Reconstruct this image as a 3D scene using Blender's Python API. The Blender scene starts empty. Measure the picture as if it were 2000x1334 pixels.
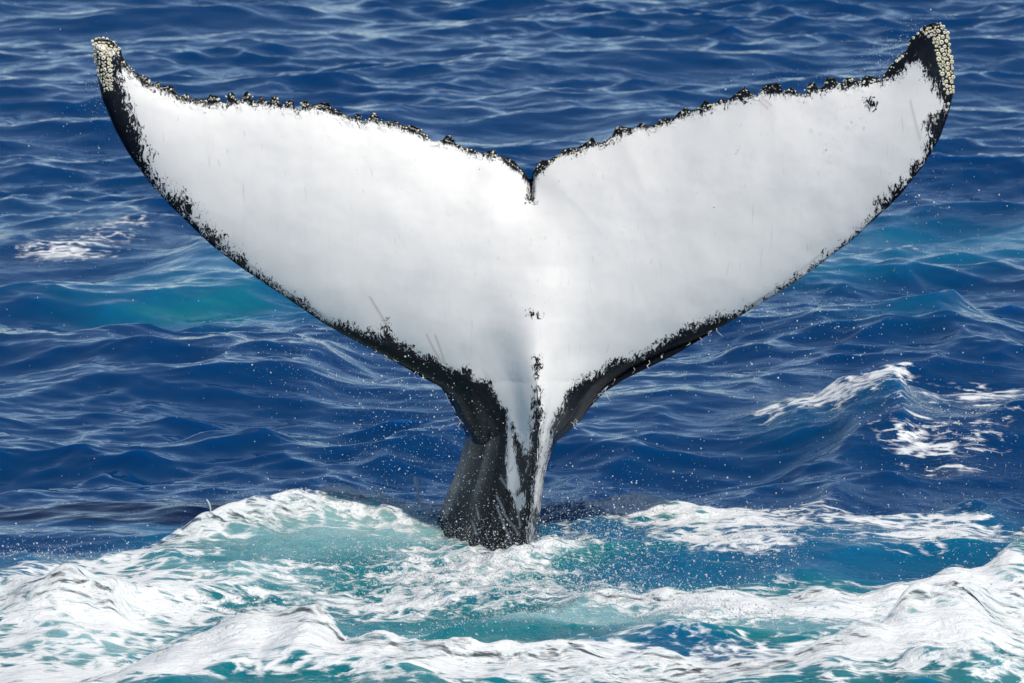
import bpy, math, random
import numpy as np
from mathutils import Vector, Matrix, kdtree

# ------------------------------------------------------------------ camera, sky, sun, exposure
SC = bpy.context.scene
COL = SC.collection
R = math.radians
CAM_H, CAM_D = 5.0, 30.0
F_MM, W_PX = 219.0, 2000.0
F_PX = W_PX * F_MM / 36.0
PITCH = math.atan2(CAM_H, CAM_D) - math.atan2(1065 - 667, F_PX)

cam_d = bpy.data.cameras.new('camera'); cam = bpy.data.objects.new('camera', cam_d); COL.objects.link(cam)
cam.location = (0, -CAM_D, CAM_H)
cam.rotation_euler = (math.pi / 2 - PITCH, 0, 0)
cam_d.lens = F_MM; cam_d.sensor_width = 36.0
cam_d.clip_start = 0.5; cam_d.clip_end = 20000
cam_d.dof.use_dof = True; cam_d.dof.focus_distance = 30.0; cam_d.dof.aperture_fstop = 9.0
SC.camera = cam

SUN_EL, SUN_AZ = R(52), R(138)          # azimuth clockwise from +Y (camera looks along +Y): behind the camera, to the right
world = bpy.data.worlds.new('World'); SC.world = world; world.use_nodes = True
wn = world.node_tree.nodes; wl = world.node_tree.links; wn.clear()
wo = wn.new('ShaderNodeOutputWorld'); wb = wn.new('ShaderNodeBackground'); ws = wn.new('ShaderNodeTexSky')
ws.sky_type = 'NISHITA'; ws.sun_disc = False; ws.sun_elevation = SUN_EL; ws.sun_rotation = SUN_AZ
ws.altitude = 2500; ws.air_density = 1.0; ws.dust_density = 0.0; ws.ozone_density = 2.0
wb.inputs['Strength'].default_value = 0.10
wl.new(ws.outputs['Color'], wb.inputs['Color']); wl.new(wb.outputs['Background'], wo.inputs['Surface'])

sun_d = bpy.data.lights.new('sun', 'SUN'); sun = bpy.data.objects.new('sun', sun_d); COL.objects.link(sun)
sun_d.energy = 3.9; sun_d.angle = R(0.5); sun_d.color = (1.0, 0.945, 0.855)
SUN_DIR = Vector((math.sin(SUN_AZ) * math.cos(SUN_EL), math.cos(SUN_AZ) * math.cos(SUN_EL), math.sin(SUN_EL)))
sun.rotation_euler = SUN_DIR.to_track_quat('Z', 'Y').to_euler()

SC.view_settings.view_transform = 'Standard'; SC.view_settings.look = 'None'
SC.view_settings.exposure = 0.0; SC.view_settings.gamma = 1.0; SC.view_settings.use_curve_mapping = False
SC.render.engine = 'CYCLES'
SC.cycles.max_bounces = 5; SC.cycles.diffuse_bounces = 2; SC.cycles.glossy_bounces = 2; SC.cycles.transmission_bounces = 4; SC.cycles.caustics_refractive = False; SC.cycles.caustics_reflective = False
SC.cycles.use_denoising = True; SC.cycles.denoiser = 'OPENIMAGEDENOISE'
SC.cycles.use_adaptive_sampling = True; SC.cycles.adaptive_threshold = 0.02
SC.cycles.sample_clamp_indirect = 6.0
SC.cycles.transparent_max_bounces = 6

# ------------------------------------------------------------------ helpers
rng = np.random.default_rng(11)
random.seed(11)
CP, SP = math.cos(PITCH), math.sin(PITCH)

def ray(px, py):
    u = (np.asarray(px, float) - 1000.0) / F_PX
    v = -(np.asarray(py, float) - 667.0) / F_PX
    return u, CP + v * SP, -SP + v * CP          # camera-space direction turned into the world

def on_depth(px, py, y):                          # point seen at a pixel, on the upright plane at depth y
    dx, dy, dz = ray(px, py); k = (np.asarray(y, float) + CAM_D) / dy
    return dx * k, np.asarray(y, float) + 0 * k, CAM_H + dz * k

def on_level(px, py, z=0.0):                      # point seen at a pixel, on the level z
    dx, dy, dz = ray(px, py); k = (z - CAM_H) / dz
    return dx * k, -CAM_D + dy * k

def to_px(x, y, z):
    rx, ry, rz = x, y + CAM_D, z - CAM_H
    d = ry * CP - rz * SP; v = ry * SP + rz * CP
    return 1000 + F_PX * rx / d, 667 - F_PX * v / d

def sstep(a, b, x):
    t = np.clip((x - a) / (b - a), 0, 1); return t * t * (3 - 2 * t)

_perm = np.random.default_rng(5).permutation(4096)
_ang = np.random.default_rng(6).uniform(0, 2 * np.pi, 4096)
_gx, _gy = np.cos(_ang), np.sin(_ang)
def perlin(x, y, seed=0):
    xi = np.floor(x).astype(np.int64); yi = np.floor(y).astype(np.int64)
    xf = x - xi; yf = y - yi
    u = xf * xf * xf * (xf * (xf * 6 - 15) + 10); v = yf * yf * yf * (yf * (yf * 6 - 15) + 10)
    def g(a, b, dx, dy):
        h = _perm[(_perm[(a + seed * 37) & 4095] + b) & 4095]
        return _gx[h] * dx + _gy[h] * dy
    n00 = g(xi, yi, xf, yf); n10 = g(xi + 1, yi, xf - 1, yf)
    n01 = g(xi, yi + 1, xf, yf - 1); n11 = g(xi + 1, yi + 1, xf - 1, yf - 1)
    a = n00 + u * (n10 - n00); b = n01 + u * (n11 - n01)
    return (a + v * (b - a)) * 1.4

def fbm(x, y, octs=4, seed=0, gain=0.5):
    s = 0; a = 1.0; t = 0
    for o in range(octs):
        s = s + a * perlin(x * 2 ** o, y * 2 ** o, seed + o); t += a; a *= gain
    return s / t

def billow(x, y, octs=3, seed=0, gain=0.5):
    s = 0; a = 1.0; t = 0
    for o in range(octs):
        s = s + a * np.abs(perlin(x * 2 ** o, y * 2 ** o, seed + o)); t += a; a *= gain
    return s / t

def mesh_np(name, co, quads=None, tris=None, attrs=None, smooth=True):
    me = bpy.data.meshes.new(name)
    nv = len(co); me.vertices.add(nv); me.vertices.foreach_set('co', np.asarray(co, np.float32).ravel())
    nq = 0 if quads is None else len(quads); nt = 0 if tris is None else len(tris)
    parts = []
    if nq: parts.append(np.asarray(quads, np.int32).ravel())
    if nt: parts.append(np.asarray(tris, np.int32).ravel())
    li = np.concatenate(parts)
    me.loops.add(len(li)); me.loops.foreach_set('vertex_index', li)
    tot = np.concatenate([np.full(nq, 4, np.int32), np.full(nt, 3, np.int32)])
    start = np.concatenate([[0], np.cumsum(tot)[:-1]]).astype(np.int32)
    me.polygons.add(nq + nt)
    me.polygons.foreach_set('loop_start', start); me.polygons.foreach_set('loop_total', tot)
    if smooth: me.polygons.foreach_set('use_smooth', np.ones(nq + nt, bool))
    for k, v in (attrs or {}).items():
        a = me.attributes.new(k, 'FLOAT', 'POINT'); a.data.foreach_set('value', np.asarray(v, np.float32))
    me.update(calc_edges=True); me.validate(verbose=False)
    return me

def link(name, me, mat=None, parent=None, label=None, cat=None, group=None, kind=None):
    o = bpy.data.objects.new(name, me); COL.objects.link(o)
    if mat is not None and me is not None and not me.materials: me.materials.append(mat)
    if parent is not None: o.parent = parent
    for k, v in (('label', label), ('category', cat), ('group', group), ('kind', kind)):
        if v: o[k] = v
    return o

# ------------------------------------------------------------------ node helper
class NT:
    def __init__(s, name):
        s.m = bpy.data.materials.new(name); s.m.use_nodes = True
        s.t = s.m.node_tree; s.t.nodes.clear()
        s.out = s.n('ShaderNodeOutputMaterial')
    def n(s, typ, **kw):
        nd = s.t.nodes.new(typ)
        for k, v in kw.items(): setattr(nd, k, v)
        return nd
    def put(s, sock, v):
        if isinstance(v, bpy.types.NodeSocket): s.t.links.new(v, sock)
        elif isinstance(v, (tuple, list)) and len(v) == 3 and sock.type == 'RGBA': sock.default_value = (*v, 1)
        else: sock.default_value = v
    def attr(s, name): return s.n('ShaderNodeAttribute', attribute_name=name).outputs['Fac']
    def math(s, op, a, b=0.0, clamp=False):
        nd = s.n('ShaderNodeMath', operation=op, use_clamp=clamp); s.put(nd.inputs[0], a); s.put(nd.inputs[1], b); return nd.outputs[0]
    def ramp(s, x, lo, hi, a=0.0, b=1.0):
        nd = s.n('ShaderNodeMapRange', interpolation_type='SMOOTHSTEP'); s.put(nd.inputs[0], x)
        for i, v in enumerate((lo, hi, a, b)): s.put(nd.inputs[1 + i], v)
        return nd.outputs[0]
    def mix(s, f, a, b):
        nd = s.n('ShaderNodeMix', data_type='RGBA'); s.put(nd.inputs['Factor'], f); s.put(nd.inputs[6], a); s.put(nd.inputs[7], b); return nd.outputs[2]
    def pos(s, sc=(1, 1, 1)):
        g = s.n('ShaderNodeNewGeometry'); mp = s.n('ShaderNodeMapping'); s.put(mp.inputs['Scale'], sc)
        s.t.links.new(g.outputs['Position'], mp.inputs['Vector']); return mp.outputs[0]
    def noise(s, vec, scale, detail=4, rough=0.55, dist=0.0):
        nd = s.n('ShaderNodeTexNoise'); s.put(nd.inputs['Vector'], vec); s.put(nd.inputs['Scale'], scale)
        s.put(nd.inputs['Detail'], detail); s.put(nd.inputs['Roughness'], rough); s.put(nd.inputs['Distortion'], dist)
        return nd.outputs['Fac']
    def voro(s, vec, scale, feature='F1'):
        nd = s.n('ShaderNodeTexVoronoi', feature=feature); s.put(nd.inputs['Vector'], vec); s.put(nd.inputs['Scale'], scale); return nd
    def bump(s, h, dist, strength=1.0, normal=None):
        nd = s.n('ShaderNodeBump'); s.put(nd.inputs['Height'], h); s.put(nd.inputs['Distance'], dist); s.put(nd.inputs['Strength'], strength)
        if normal is not None: s.put(nd.inputs['Normal'], normal)
        return nd.outputs[0]
    def bsdf(s, **kw):
        p = s.n('ShaderNodeBsdfPrincipled')
        for k, v in kw.items(): s.put(p.inputs[k.replace('_', ' ')], v)
        s.t.links.new(p.outputs[0], s.out.inputs['Surface']); return p

# ------------------------------------------------------------------ materials
def foam_pattern(t, cover):
    """lacy broken foam: 0 open water, 1 white, for a cover value 0..1"""
    P = t.pos()
    nd = t.n('ShaderNodeTexNoise'); t.put(nd.inputs['Vector'], t.pos((0.5, 1.35, 1.0))); t.put(nd.inputs['Scale'], 3.4)
    t.put(nd.inputs['Detail'], 5); t.put(nd.inputs['Roughness'], 0.68); t.put(nd.inputs['Distortion'], 1.3)
    wv = t.n('ShaderNodeVectorMath', operation='MULTIPLY_ADD')
    t.put(wv.inputs[0], nd.outputs['Color']); t.put(wv.inputs[1], (0.30, 0.30, 0.1)); t.put(wv.inputs[2], P)
    lace = t.voro(wv.outputs[0], 8.0, 'DISTANCE_TO_EDGE').outputs['Distance']
    fine = t.noise(t.pos((0.6, 1.2, 1.0)), 19.0, 3, 0.7, 0.8)
    v = t.math('ADD', nd.outputs['Fac'], t.ramp(lace, 0.0, 0.30, 0.10, -0.07))
    v = t.math('ADD', v, t.math('MULTIPLY', t.math('SUBTRACT', fine, 0.5), 0.34))
    v = t.math('ADD', v, t.math('MULTIPLY', t.math('SUBTRACT', cover, 0.5), 0.80))
    f = t.math('MULTIPLY', t.ramp(v, 0.50, 0.70), t.ramp(cover, 0.02, 0.2))
    return f, nd.outputs['Fac'], fine

def mat_water():
    t = NT('sea_water')
    foam, milk, churn = t.attr('foam'), t.attr('milk'), t.attr('churn')
    P = t.pos()
    ff, n1, fine = foam_pattern(t, foam)
    deep = (0.0004, 0.0350, 0.125)
    m0 = t.mix(t.ramp(milk, 0.0, 0.36), deep, (0.002, 0.105, 0.215))
    m1 = t.mix(t.ramp(milk, 0.36, 0.60), m0, (0.006, 0.170, 0.200))
    m2 = t.mix(t.ramp(milk, 0.60, 1.0), m1, (0.22, 0.42, 0.44))
    sp = t.noise(P, 26.0, 3, 0.75, 1.0)
    fs = t.math('MULTIPLY', t.ramp(t.math('ADD', sp, t.math('MULTIPLY', t.math('SUBTRACT', churn, 1.0), 0.22)), 0.46, 0.64), t.ramp(churn, 0.05, 0.5, 0.0, 0.85))
    ff = t.math('MAXIMUM', ff, fs)
    col = t.mix(ff, m2, (0.81, 0.825, 0.82))
    b1 = t.noise(P, 8.0, 2, 0.5)
    bh = t.math('ADD', t.math('MULTIPLY', b1, 0.6), t.math('MULTIPLY', sp, t.math('MULTIPLY', churn, 2.6)))
    bh = t.math('ADD', bh, t.math('MULTIPLY', fine, t.math('MULTIPLY', foam, 2.6)))
    nrm = t.bump(bh, 0.011, 0.9)
    rough = t.math('ADD', 0.05, t.math('MULTIPLY', ff, 0.5))
    t.bsdf(Base_Color=col, Roughness=rough, IOR=1.333, Normal=nrm, Subsurface_Weight=t.math('SUBTRACT', 1.0, ff), Subsurface_Radius=(0.3,0.7,1.0), Subsurface_Scale=0.5)
    return t.m

def mat_foam():
    t = NT('white_foam')
    cov, thick = t.attr('cover'), t.attr('thick')
    ff, n1, fine = foam_pattern(t, cov)
    P = t.pos()
    n2 = t.noise(P, 60.0, 3, 0.65)
    body = t.ramp(t.math('ADD', cov, t.math('MULTIPLY', t.math('SUBTRACT', fine, 0.5), 0.9)), 0.35, 0.85)
    col = t.mix(body, (0.66, 0.74, 0.745), (0.83, 0.835, 0.825))
    nrm = t.bump(t.math('ADD', t.math('ADD', n1, t.math('MULTIPLY', fine, 0.7)), t.math('MULTIPLY', n2, 0.25)), 0.020, 0.9)
    p = t.bsdf(Base_Color=col, Roughness=0.5, IOR=1.33, Normal=nrm, Alpha=ff)
    return t.m

def mat_skin():
    t = NT('whale_skin')
    pig, mot = t.attr('pig'), t.attr('mott')
    P = t.pos(); Pv = t.pos((1.0, 1.0, 0.42))
    a = t.noise(Pv, 42.0, 5, 0.70, 2.2); b = t.noise(P, 15.0, 3, 0.6)
    c = t.noise(P, 190.0, 3, 0.6)
    e = t.math('ADD', t.math('MULTIPLY', t.math('SUBTRACT', a, 0.5), 13.0),
               t.math('ADD', t.math('MULTIPLY', t.math('SUBTRACT', b, 0.5), 4.5), t.math('MULTIPLY', t.math('SUBTRACT', c, 0.5), 1.5)))
    v = t.math('SUBTRACT', t.math('MULTIPLY', pig, -62.0), t.math('MULTIPLY', e, mot))
    black = t.ramp(v, -0.32, 0.34)
    # small dark pores and pale scars on the white underside
    vo = t.voro(P, 7.0); d = vo.outputs['Distance']
    sep = t.n('ShaderNodeSeparateColor'); t.t.links.new(vo.outputs['Color'], sep.inputs[0])
    rad = t.ramp(sep.outputs[0], 0.55, 1.0, 0.0, 0.042)
    dot = t.math('MULTIPLY', t.ramp(t.math('SUBTRACT', rad, d), -0.004, 0.012), t.ramp(sep.outputs[0], 0.5, 0.62))
    cloud = t.noise(P, 3.2, 5, 0.6)
    streak = t.noise(t.pos((1.0, 1.0, 0.2)), 14.0, 4, 0.6)
    white = t.mix(t.ramp(cloud, 0.40, 0.72), (0.80, 0.78, 0.745), (0.715, 0.705, 0.69))
    white = t.mix(t.ramp(streak, 0.56, 0.76, 0.0, 0.22), white, (0.62, 0.63, 0.63))
    scr = t.noise(t.pos((1.0, 1.0, 0.06)), 60.0, 2, 0.5, 0.4)
    white = t.mix(t.ramp(scr, 0.66, 0.76, 0.0, 0.35), white, (0.50, 0.47, 0.46))
    white = t.mix(t.math('MULTIPLY', dot, 0.8), white, (0.12, 0.11, 0.10))
    white = t.mix(t.math('MULTIPLY', t.attr('scar'), 0.55), white, (0.42, 0.30, 0.28))
    dark = t.mix(t.ramp(t.noise(P, 24.0, 4, 0.6), 0.45, 0.75), (0.0065, 0.008, 0.011), (0.013, 0.016, 0.021))
    dark = t.mix(t.math('MULTIPLY', t.attr('pale'), 0.6), dark, (0.45, 0.50, 0.52))
    col = t.mix(black, white, dark)
    rough = t.ramp(black, 0, 1, 0.44, 0.18)
    h = t.math('ADD', t.math('MULTIPLY', t.noise(P, 2.2, 2, 0.5), 2.2), t.math('MULTIPLY', t.noise(P, 6.0, 2, 0.5), 0.55))
    h = t.math('ADD', h, t.math('MULTIPLY', black, 0.10))
    h = t.math('ADD', h, t.math('MULTIPLY', t.math('MULTIPLY', a, black), 0.15))
    t.bsdf(Base_Color=col, Roughness=rough, Specular_IOR_Level=t.ramp(black, 0, 1, 0.33, 0.22), Normal=t.bump(h, 0.02, 0.55))
    return t.m

def mat_barnacle():
    t = NT('barnacle_shell')
    P = t.pos(); n = t.noise(P, 90.0, 4, 0.6)
    inf = t.n('ShaderNodeObjectInfo').outputs['Random']
    c1 = t.mix(inf, (0.80, 0.72, 0.47), (0.88, 0.84, 0.68))
    col = t.mix(t.ramp(n, 0.5, 0.8), c1, (0.45, 0.38, 0.22))
    col = t.mix(t.math('MULTIPLY', t.attr('pit'), 0.85), col, (0.10, 0.085, 0.06))
    t.bsdf(Base_Color=col, Roughness=0.55, Normal=t.bump(n, 0.004, 0.6))
    return t.m

def mat_drop():
    t = NT('water_drop')
    t.bsdf(Base_Color=(0.93, 0.96, 1.0), Roughness=0.12, IOR=1.333, Transmission_Weight=0.40)
    return t.m

def mat_jet():
    t = NT('splash_water')
    n = t.noise(t.pos(), 30.0, 4, 0.6)
    t.bsdf(Base_Color=t.mix(n, (0.70, 0.78, 0.80), (0.90, 0.92, 0.92)), Roughness=0.18, IOR=1.333, Transmission_Weight=0.25,
           Normal=t.bump(n, 0.01, 0.5))
    return t.m

M_WATER, M_FOAM, M_SKIN, M_BARN, M_DROP, M_JET = mat_water(), mat_foam(), mat_skin(), mat_barnacle(), mat_drop(), mat_jet()

# ------------------------------------------------------------------ the sea: wave spectrum on a 48 m tile
TL, TN = 48.0, 2048
def wave_tile():
    g = np.random.default_rng(23)
    k1 = 2 * np.pi * np.fft.fftfreq(TN, TL / TN)
    kx, ky = np.meshgrid(k1, k1, indexing='xy')
    k = np.hypot(kx, ky); k[0, 0] = 1e-6
    ang = np.arctan2(ky, kx)
    noise = (g.normal(size=(TN, TN)) + 1j * g.normal(size=(TN, TN))).astype(np.complex64)
    out = [np.zeros((TN, TN), np.float32) for _ in range(6)]
    lam = 2 * np.pi / k
    #        lam range   mean dir  spread iso   rms slope chop
    for lo, hi, pw, th, sp, iso, slope, chop in ((1.6, 5.0, -2.2, R(-74), 1.8, 0.12, 0.085, 1.5),
                                                 (0.28, 1.6, -2.0, R(-64), 0.8, 0.35, 0.148, 1.5),
                                                 (0.09, 0.28, -2.2, R(-100), 1.0, 0.40, 0.072, 1.0)):
        A = np.where((lam > lo) & (lam < hi), k ** pw, 0)
        A *= np.clip(np.minimum((lam - lo) / (0.25 * lo), (hi - lam) / (0.3 * hi)), 0, 1)
        A *= np.sqrt(np.clip(np.cos(ang - th), 0, 1) ** (2 * sp) + iso)
        H = A * noise
        sx = np.fft.ifft2(1j * kx * H).real; sy = np.fft.ifft2(1j * ky * H).real
        H = H * (slope / math.sqrt((sx ** 2 + sy ** 2).mean()))
        o = 0 if lo > 1 else 3
        out[o] += np.fft.ifft2(H).real.astype(np.float32)
        out[o + 1] += (chop * np.fft.ifft2(1j * kx / k * H).real).astype(np.float32)
        out[o + 2] += (chop * np.fft.ifft2(1j * ky / k * H).real).astype(np.float32)
    return out
TILE = wave_tile()
def tile(x, y):
    u = (x / TL % 1.0) * TN; v = ((y + 9.0) / TL % 1.0) * TN
    i = np.floor(u).astype(int); j = np.floor(v).astype(int); fu = u - i; fv = v - j
    i %= TN; j %= TN; i2 = (i + 1) % TN; j2 = (j + 1) % TN
    return [(T[j, i] * (1 - fu) + T[j, i2] * fu) * (1 - fv) + (T[j2, i] * (1 - fu) + T[j2, i2] * fu) * fv for T in TILE]

# crests of broken water: points along the top (as seen), height, run-out to the camera side, run-out behind, foam strength
CREST = {}
def crest(key, pts, hs, wf, wb, foam, ffront, fback=0.12, thick=0.05):
    px = np.array([p[0] for p in pts], float); py = np.array([p[1] for p in pts], float)
    hs = np.interp(np.linspace(0, 1, len(px)), np.linspace(0, 1, len(hs)), hs)
    X, Y = on_level(px, py, hs)
    o = np.argsort(X)
    CREST[key] = dict(x=X[o], y=Y[o], h=hs[o], wf=wf, wb=wb, foam=foam, ff=ffront, fb=fback, th=thick)
crest('back_left', [(285, 1075), (350, 1042), (430, 1008), (560, 975), (700, 962), (800, 965), (885, 968)], [.03, .08, .13, .16, .17, .17, .15], .50, .16, .95, .40, .10, .06)
crest('far_left', [(-190, 1085), (0, 1070), (90, 1080), (180, 1100), (250, 1128), (300, 1150)], [.26, .28, .26, .20, .13, .04], .42, .2, .95, .62, .10, .055)
crest('left_low', [(-150, 1100), (0, 1125), (80, 1160), (170, 1195), (260, 1225)], [.2, .15, .10, .07, .02], .3, .2, .55, .3, .12, .04)
crest('front_mid', [(40, 1312), (130, 1290), (240, 1258), (330, 1222), (420, 1186), (480, 1160), (560, 1188), (700, 1226), (800, 1246), (900, 1258), (1000, 1269), (1130, 1283), (1220, 1296)],
      [.05, .08, .12, .16, .20, .22, .20, .17, .15, .13, .11, .08, .03], .75, .16, 1.0, .85, .09, .05)
crest('right', [(1090, 1168), (1200, 1143), (1300, 1126), (1420, 1114), (1490, 1100), (1560, 1106), (1700, 1118), (1820, 1092), (1920, 1052), (2000, 1025), (2160, 985)],
      [.02, .07, .10, .13, .17, .14, .12, .14, .17, .18, .18], .55, .16, .86, .5, .10, .045)
crest('right_front', [(930, 1336), (1100, 1322), (1300, 1297), (1500, 1266), (1650, 1240), (1800, 1196), (1900, 1170), (2000, 1150), (2160, 1112)],
      [.03, .06, .09, .12, .14, .19, .22, .23, .22], .62, .2, .95, .60, .10, .045)
crest('corner', [(1540, 1352), (1680, 1316), (1800, 1294), (1900, 1296), (2000, 1304), (2150, 1320)], [.03, .07, .10, .10, .09, .06], .4, .16, .9, .36, .08, .05)
crest('bottom', [(1130, 1340), (1210, 1316), (1280, 1292), (1340, 1282), (1400, 1294), (1460, 1312)], [.02, .05, .08, .09, .06, .02], .3, .1, .85, .25, .06, .05)
crest('breaker', [(1480, 815), (1560, 788), (1640, 764), (1700, 750), (1745, 744), (1780, 756)], [.05, .12, .18, .22, .24, .12], 1.0, .16, .54, .7, .10, .03)
crest('wash', [(1060, 990), (1110, 974), (1180, 966), (1250, 974), (1330, 990), (1410, 1004)], [.02, .03, .05, .07, .06, .03], .4, .2, .70, .38, .14, .03)
crest('collar', [(770, 1082), (850, 1076), (930, 1082), (1010, 1084), (1070, 1076), (1120, 1070)], [.02, .04, .05, .05, .04, .02], .22, .18, .72, .24, .16, .03)
# unbroken or lightly laced waves farther out
SWELL = {}
def swell(key, pts, hs, wf, wb):
    px = np.array([p[0] for p in pts], float); py = np.array([p[1] for p in pts], float)
    X, Y = on_level(px, py, np.array(hs)); o = np.argsort(X)
    SWELL[key] = dict(x=X[o], y=Y[o], h=np.array(hs)[o], wf=wf, wb=wb)
swell('laced', [(1330, 860), (1480, 815), (1600, 785), (1740, 770), (1850, 760), (2000, 745), (2200, 735)], [.0, .04, .08, .10, .10, .12, .12], 1.3, .45)
swell('laced2', [(1500, 935), (1650, 885), (1800, 838), (1900, 842), (2000, 820), (2200, 795)], [.0, .06, .12, .11, .12, .12], .9, .5)
swell('teal_left', [(120, 560), (260, 525), (380, 478), (480, 470), (600, 488), (740, 540)], [.0, .06, .13, .14, .1, .0], 1.6, .8)
swell('ridge_left', [(-160, 640), (0, 630), (120, 645), (250, 645), (330, 658), (500, 672), (640, 672), (760, 690)], [.1, .14, .12, .13, .12, .12, .12, .0], 1.1, .5)
swell('ridge_right', [(1380, 690), (1520, 625), (1680, 592), (1830, 588), (1930, 625), (2050, 660)], [.0, .10, .16, .17, .10, .0], 1.8, .8)

def ridge(C, x, y):
    yc = np.interp(x, C['x'], C['y']); h = np.interp(x, C['x'], C['h'])
    L = C['x'][-1] - C['x'][0]
    end = sstep(C['x'][0] - .25, C['x'][0] + .12 * L, x) * (1 - sstep(C['x'][-1] - .12 * L, C['x'][-1] + .25, x))
    wig = 0.10 * perlin(x * 1.7, y * 0 + 3.3, 41) + 0.05 * perlin(x * 5.1, y * 0 + 1.3, 42)
    d = y - yc + wig
    p = np.where(d < 0, np.exp(-(np.abs(d) / C['wf']) ** 1.5), np.exp(-(np.abs(d) / C['wb']) ** 2))
    if 'foam' in C: h = h * np.clip(0.78 + 0.8 * perlin(x * 1.25 + C['ff'] * 17, y * 0 + .7, 43) + 0.35 * perlin(x * 3.7, y * 0 + .7, 44), .25, 1.35)
    return h * p * end, d, end

def blob(x, y, px, py, rx, ry, z=0.0):            # soft patch on the sea, given where it is seen
    cx, cy = on_level(px, py, z); _, y0 = on_level(px, py - ry, z); _, y1 = on_level(px, py + ry, z)
    x1, _ = on_level(px + rx, py, z)
    return np.exp(-(((x - cx) / (x1 - cx)) ** 2 + ((y - cy) / (0.5 * (y0 - y1))) ** 2))

FOAMB = [  # px, py, rx, ry, strength
    (500, 1300, 700, 34, .5), (1500, 1310, 600, 34, .45), (1350, 1180, 220, 20, .4), (1600, 1170, 260, 30, .4), (1280, 1255, 200, 18, .35), (1200, 1000, 120, 20, .4), (1500, 1040, 180, 30, .35),
    (960, 1080, 170, 20, .5), (1160, 990, 110, 26, .45), (1080, 1050, 80, 30, .4),
    (200, 1240, 420, 70, .36), (1700, 1240, 420, 70, .30), (700, 1280, 500, 40, .30), (1250, 1040, 200, 40, .34), (1450, 1060, 220, 34, .34), (1880, 875, 150, 40, .2), (1650, 785, 130, 34, .14), (1780, 905, 120, 22, .2), (1960, 800, 90, 30, .2), (1950, 760, 140, 26, .3), (1560, 830, 140, 20, .35), (1450, 990, 200, 14, .4), (1260, 985, 60, 24, .6), (1120, 985, 60, 24, .5),
    (150, 1140, 260, 40, .75), (330, 1180, 260, 42, .62), (90, 1290, 260, 36, .62), (350, 1290, 250, 28, .75), (560, 1120, 140, 26, .45),
    (180, 470, 160, 34, .46), (260, 440, 60, 14, .5), (110, 492, 90, 16, .55), (440, 480, 90, 12, .3),
    (1750, 470, 180, 26, .32), (1900, 420, 160, 26, .25), (1730, 800, 150, 55, .24), (1880, 900, 190, 55, .36), (1600, 800, 110, 30, .32), (1750, 748, 60, 12, .6), (1930, 790, 120, 34, .42),
    (1650, 1010, 260, 34, .42), (1880, 1050, 220, 44, .66), (1320, 1010, 170, 20, .36), (1350, 1070, 120, 20, .34),
    (900, 1130, 270, 52, .52), (700, 1160, 200, 30, .48), (1100, 1150, 160, 26, .42), (1400, 1215, 130, 28, .55), (1500, 1150, 300, 22, .5),
    (1850, 1150, 200, 36, .72), (1700, 1300, 300, 40, .5), (1950, 1250, 160, 30, .40), (850, 1310, 300, 20, .42), (560, 1330, 260, 16, .35), (1260, 1320, 150, 24, .5),
    (640, 1010, 260, 40, .34), (1480, 1090, 90, 30, .5)]
MILKB = [
    (1010, 1222, 200, 24, .75), (400, 1220, 520, 110, .45), (1600, 1230, 520, 90, .45), (640, 1040, 300, 50, .45), (470, 1110, 220, 50, .35),
    (1000, 1215, 250, 30, .62), (900, 1225, 160, 18, .25), (1200, 1190, 230, 36, .55), (950, 1110, 330, 60, .40), (640, 1050, 260, 50, .62), (500, 1130, 260, 46, .5),
    (150, 1150, 260, 60, .32), (500, 1260, 500, 60, .55), (900, 1290, 300, 30, .5), (1450, 1180, 320, 40, .5), (1850, 1260, 300, 50, .62), (1700, 1150, 320, 50, .36), (1950, 1250, 160, 30, .3),
    (1250, 1075, 260, 44, .34), (1350, 1200, 260, 34, .5), (850, 1195, 260, 26, .45), (1700, 1060, 260, 40, .25), (520, 600, 320, 44, .36), (400, 615, 200, 14, .22), (430, 520, 220, 40, .26), (250, 575, 340, 34, .2), (1850, 475, 300, 50, .42), (1600, 540, 200, 30, .36), (1780, 640, 230, 50, .16), (1900, 1060, 200, 50, .3), (100, 420, 160, 60, .14)]
CHURNB = [(930, 1115, 400, 80, 1.0), (1180, 1080, 260, 60, .75), (1200, 1010, 260, 60, .7), (1100, 1200, 300, 50, .7), (1400, 1210, 140, 40, .7), (640, 1100, 300, 60, .5), (1500, 1010, 260, 40, .4)]

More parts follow.
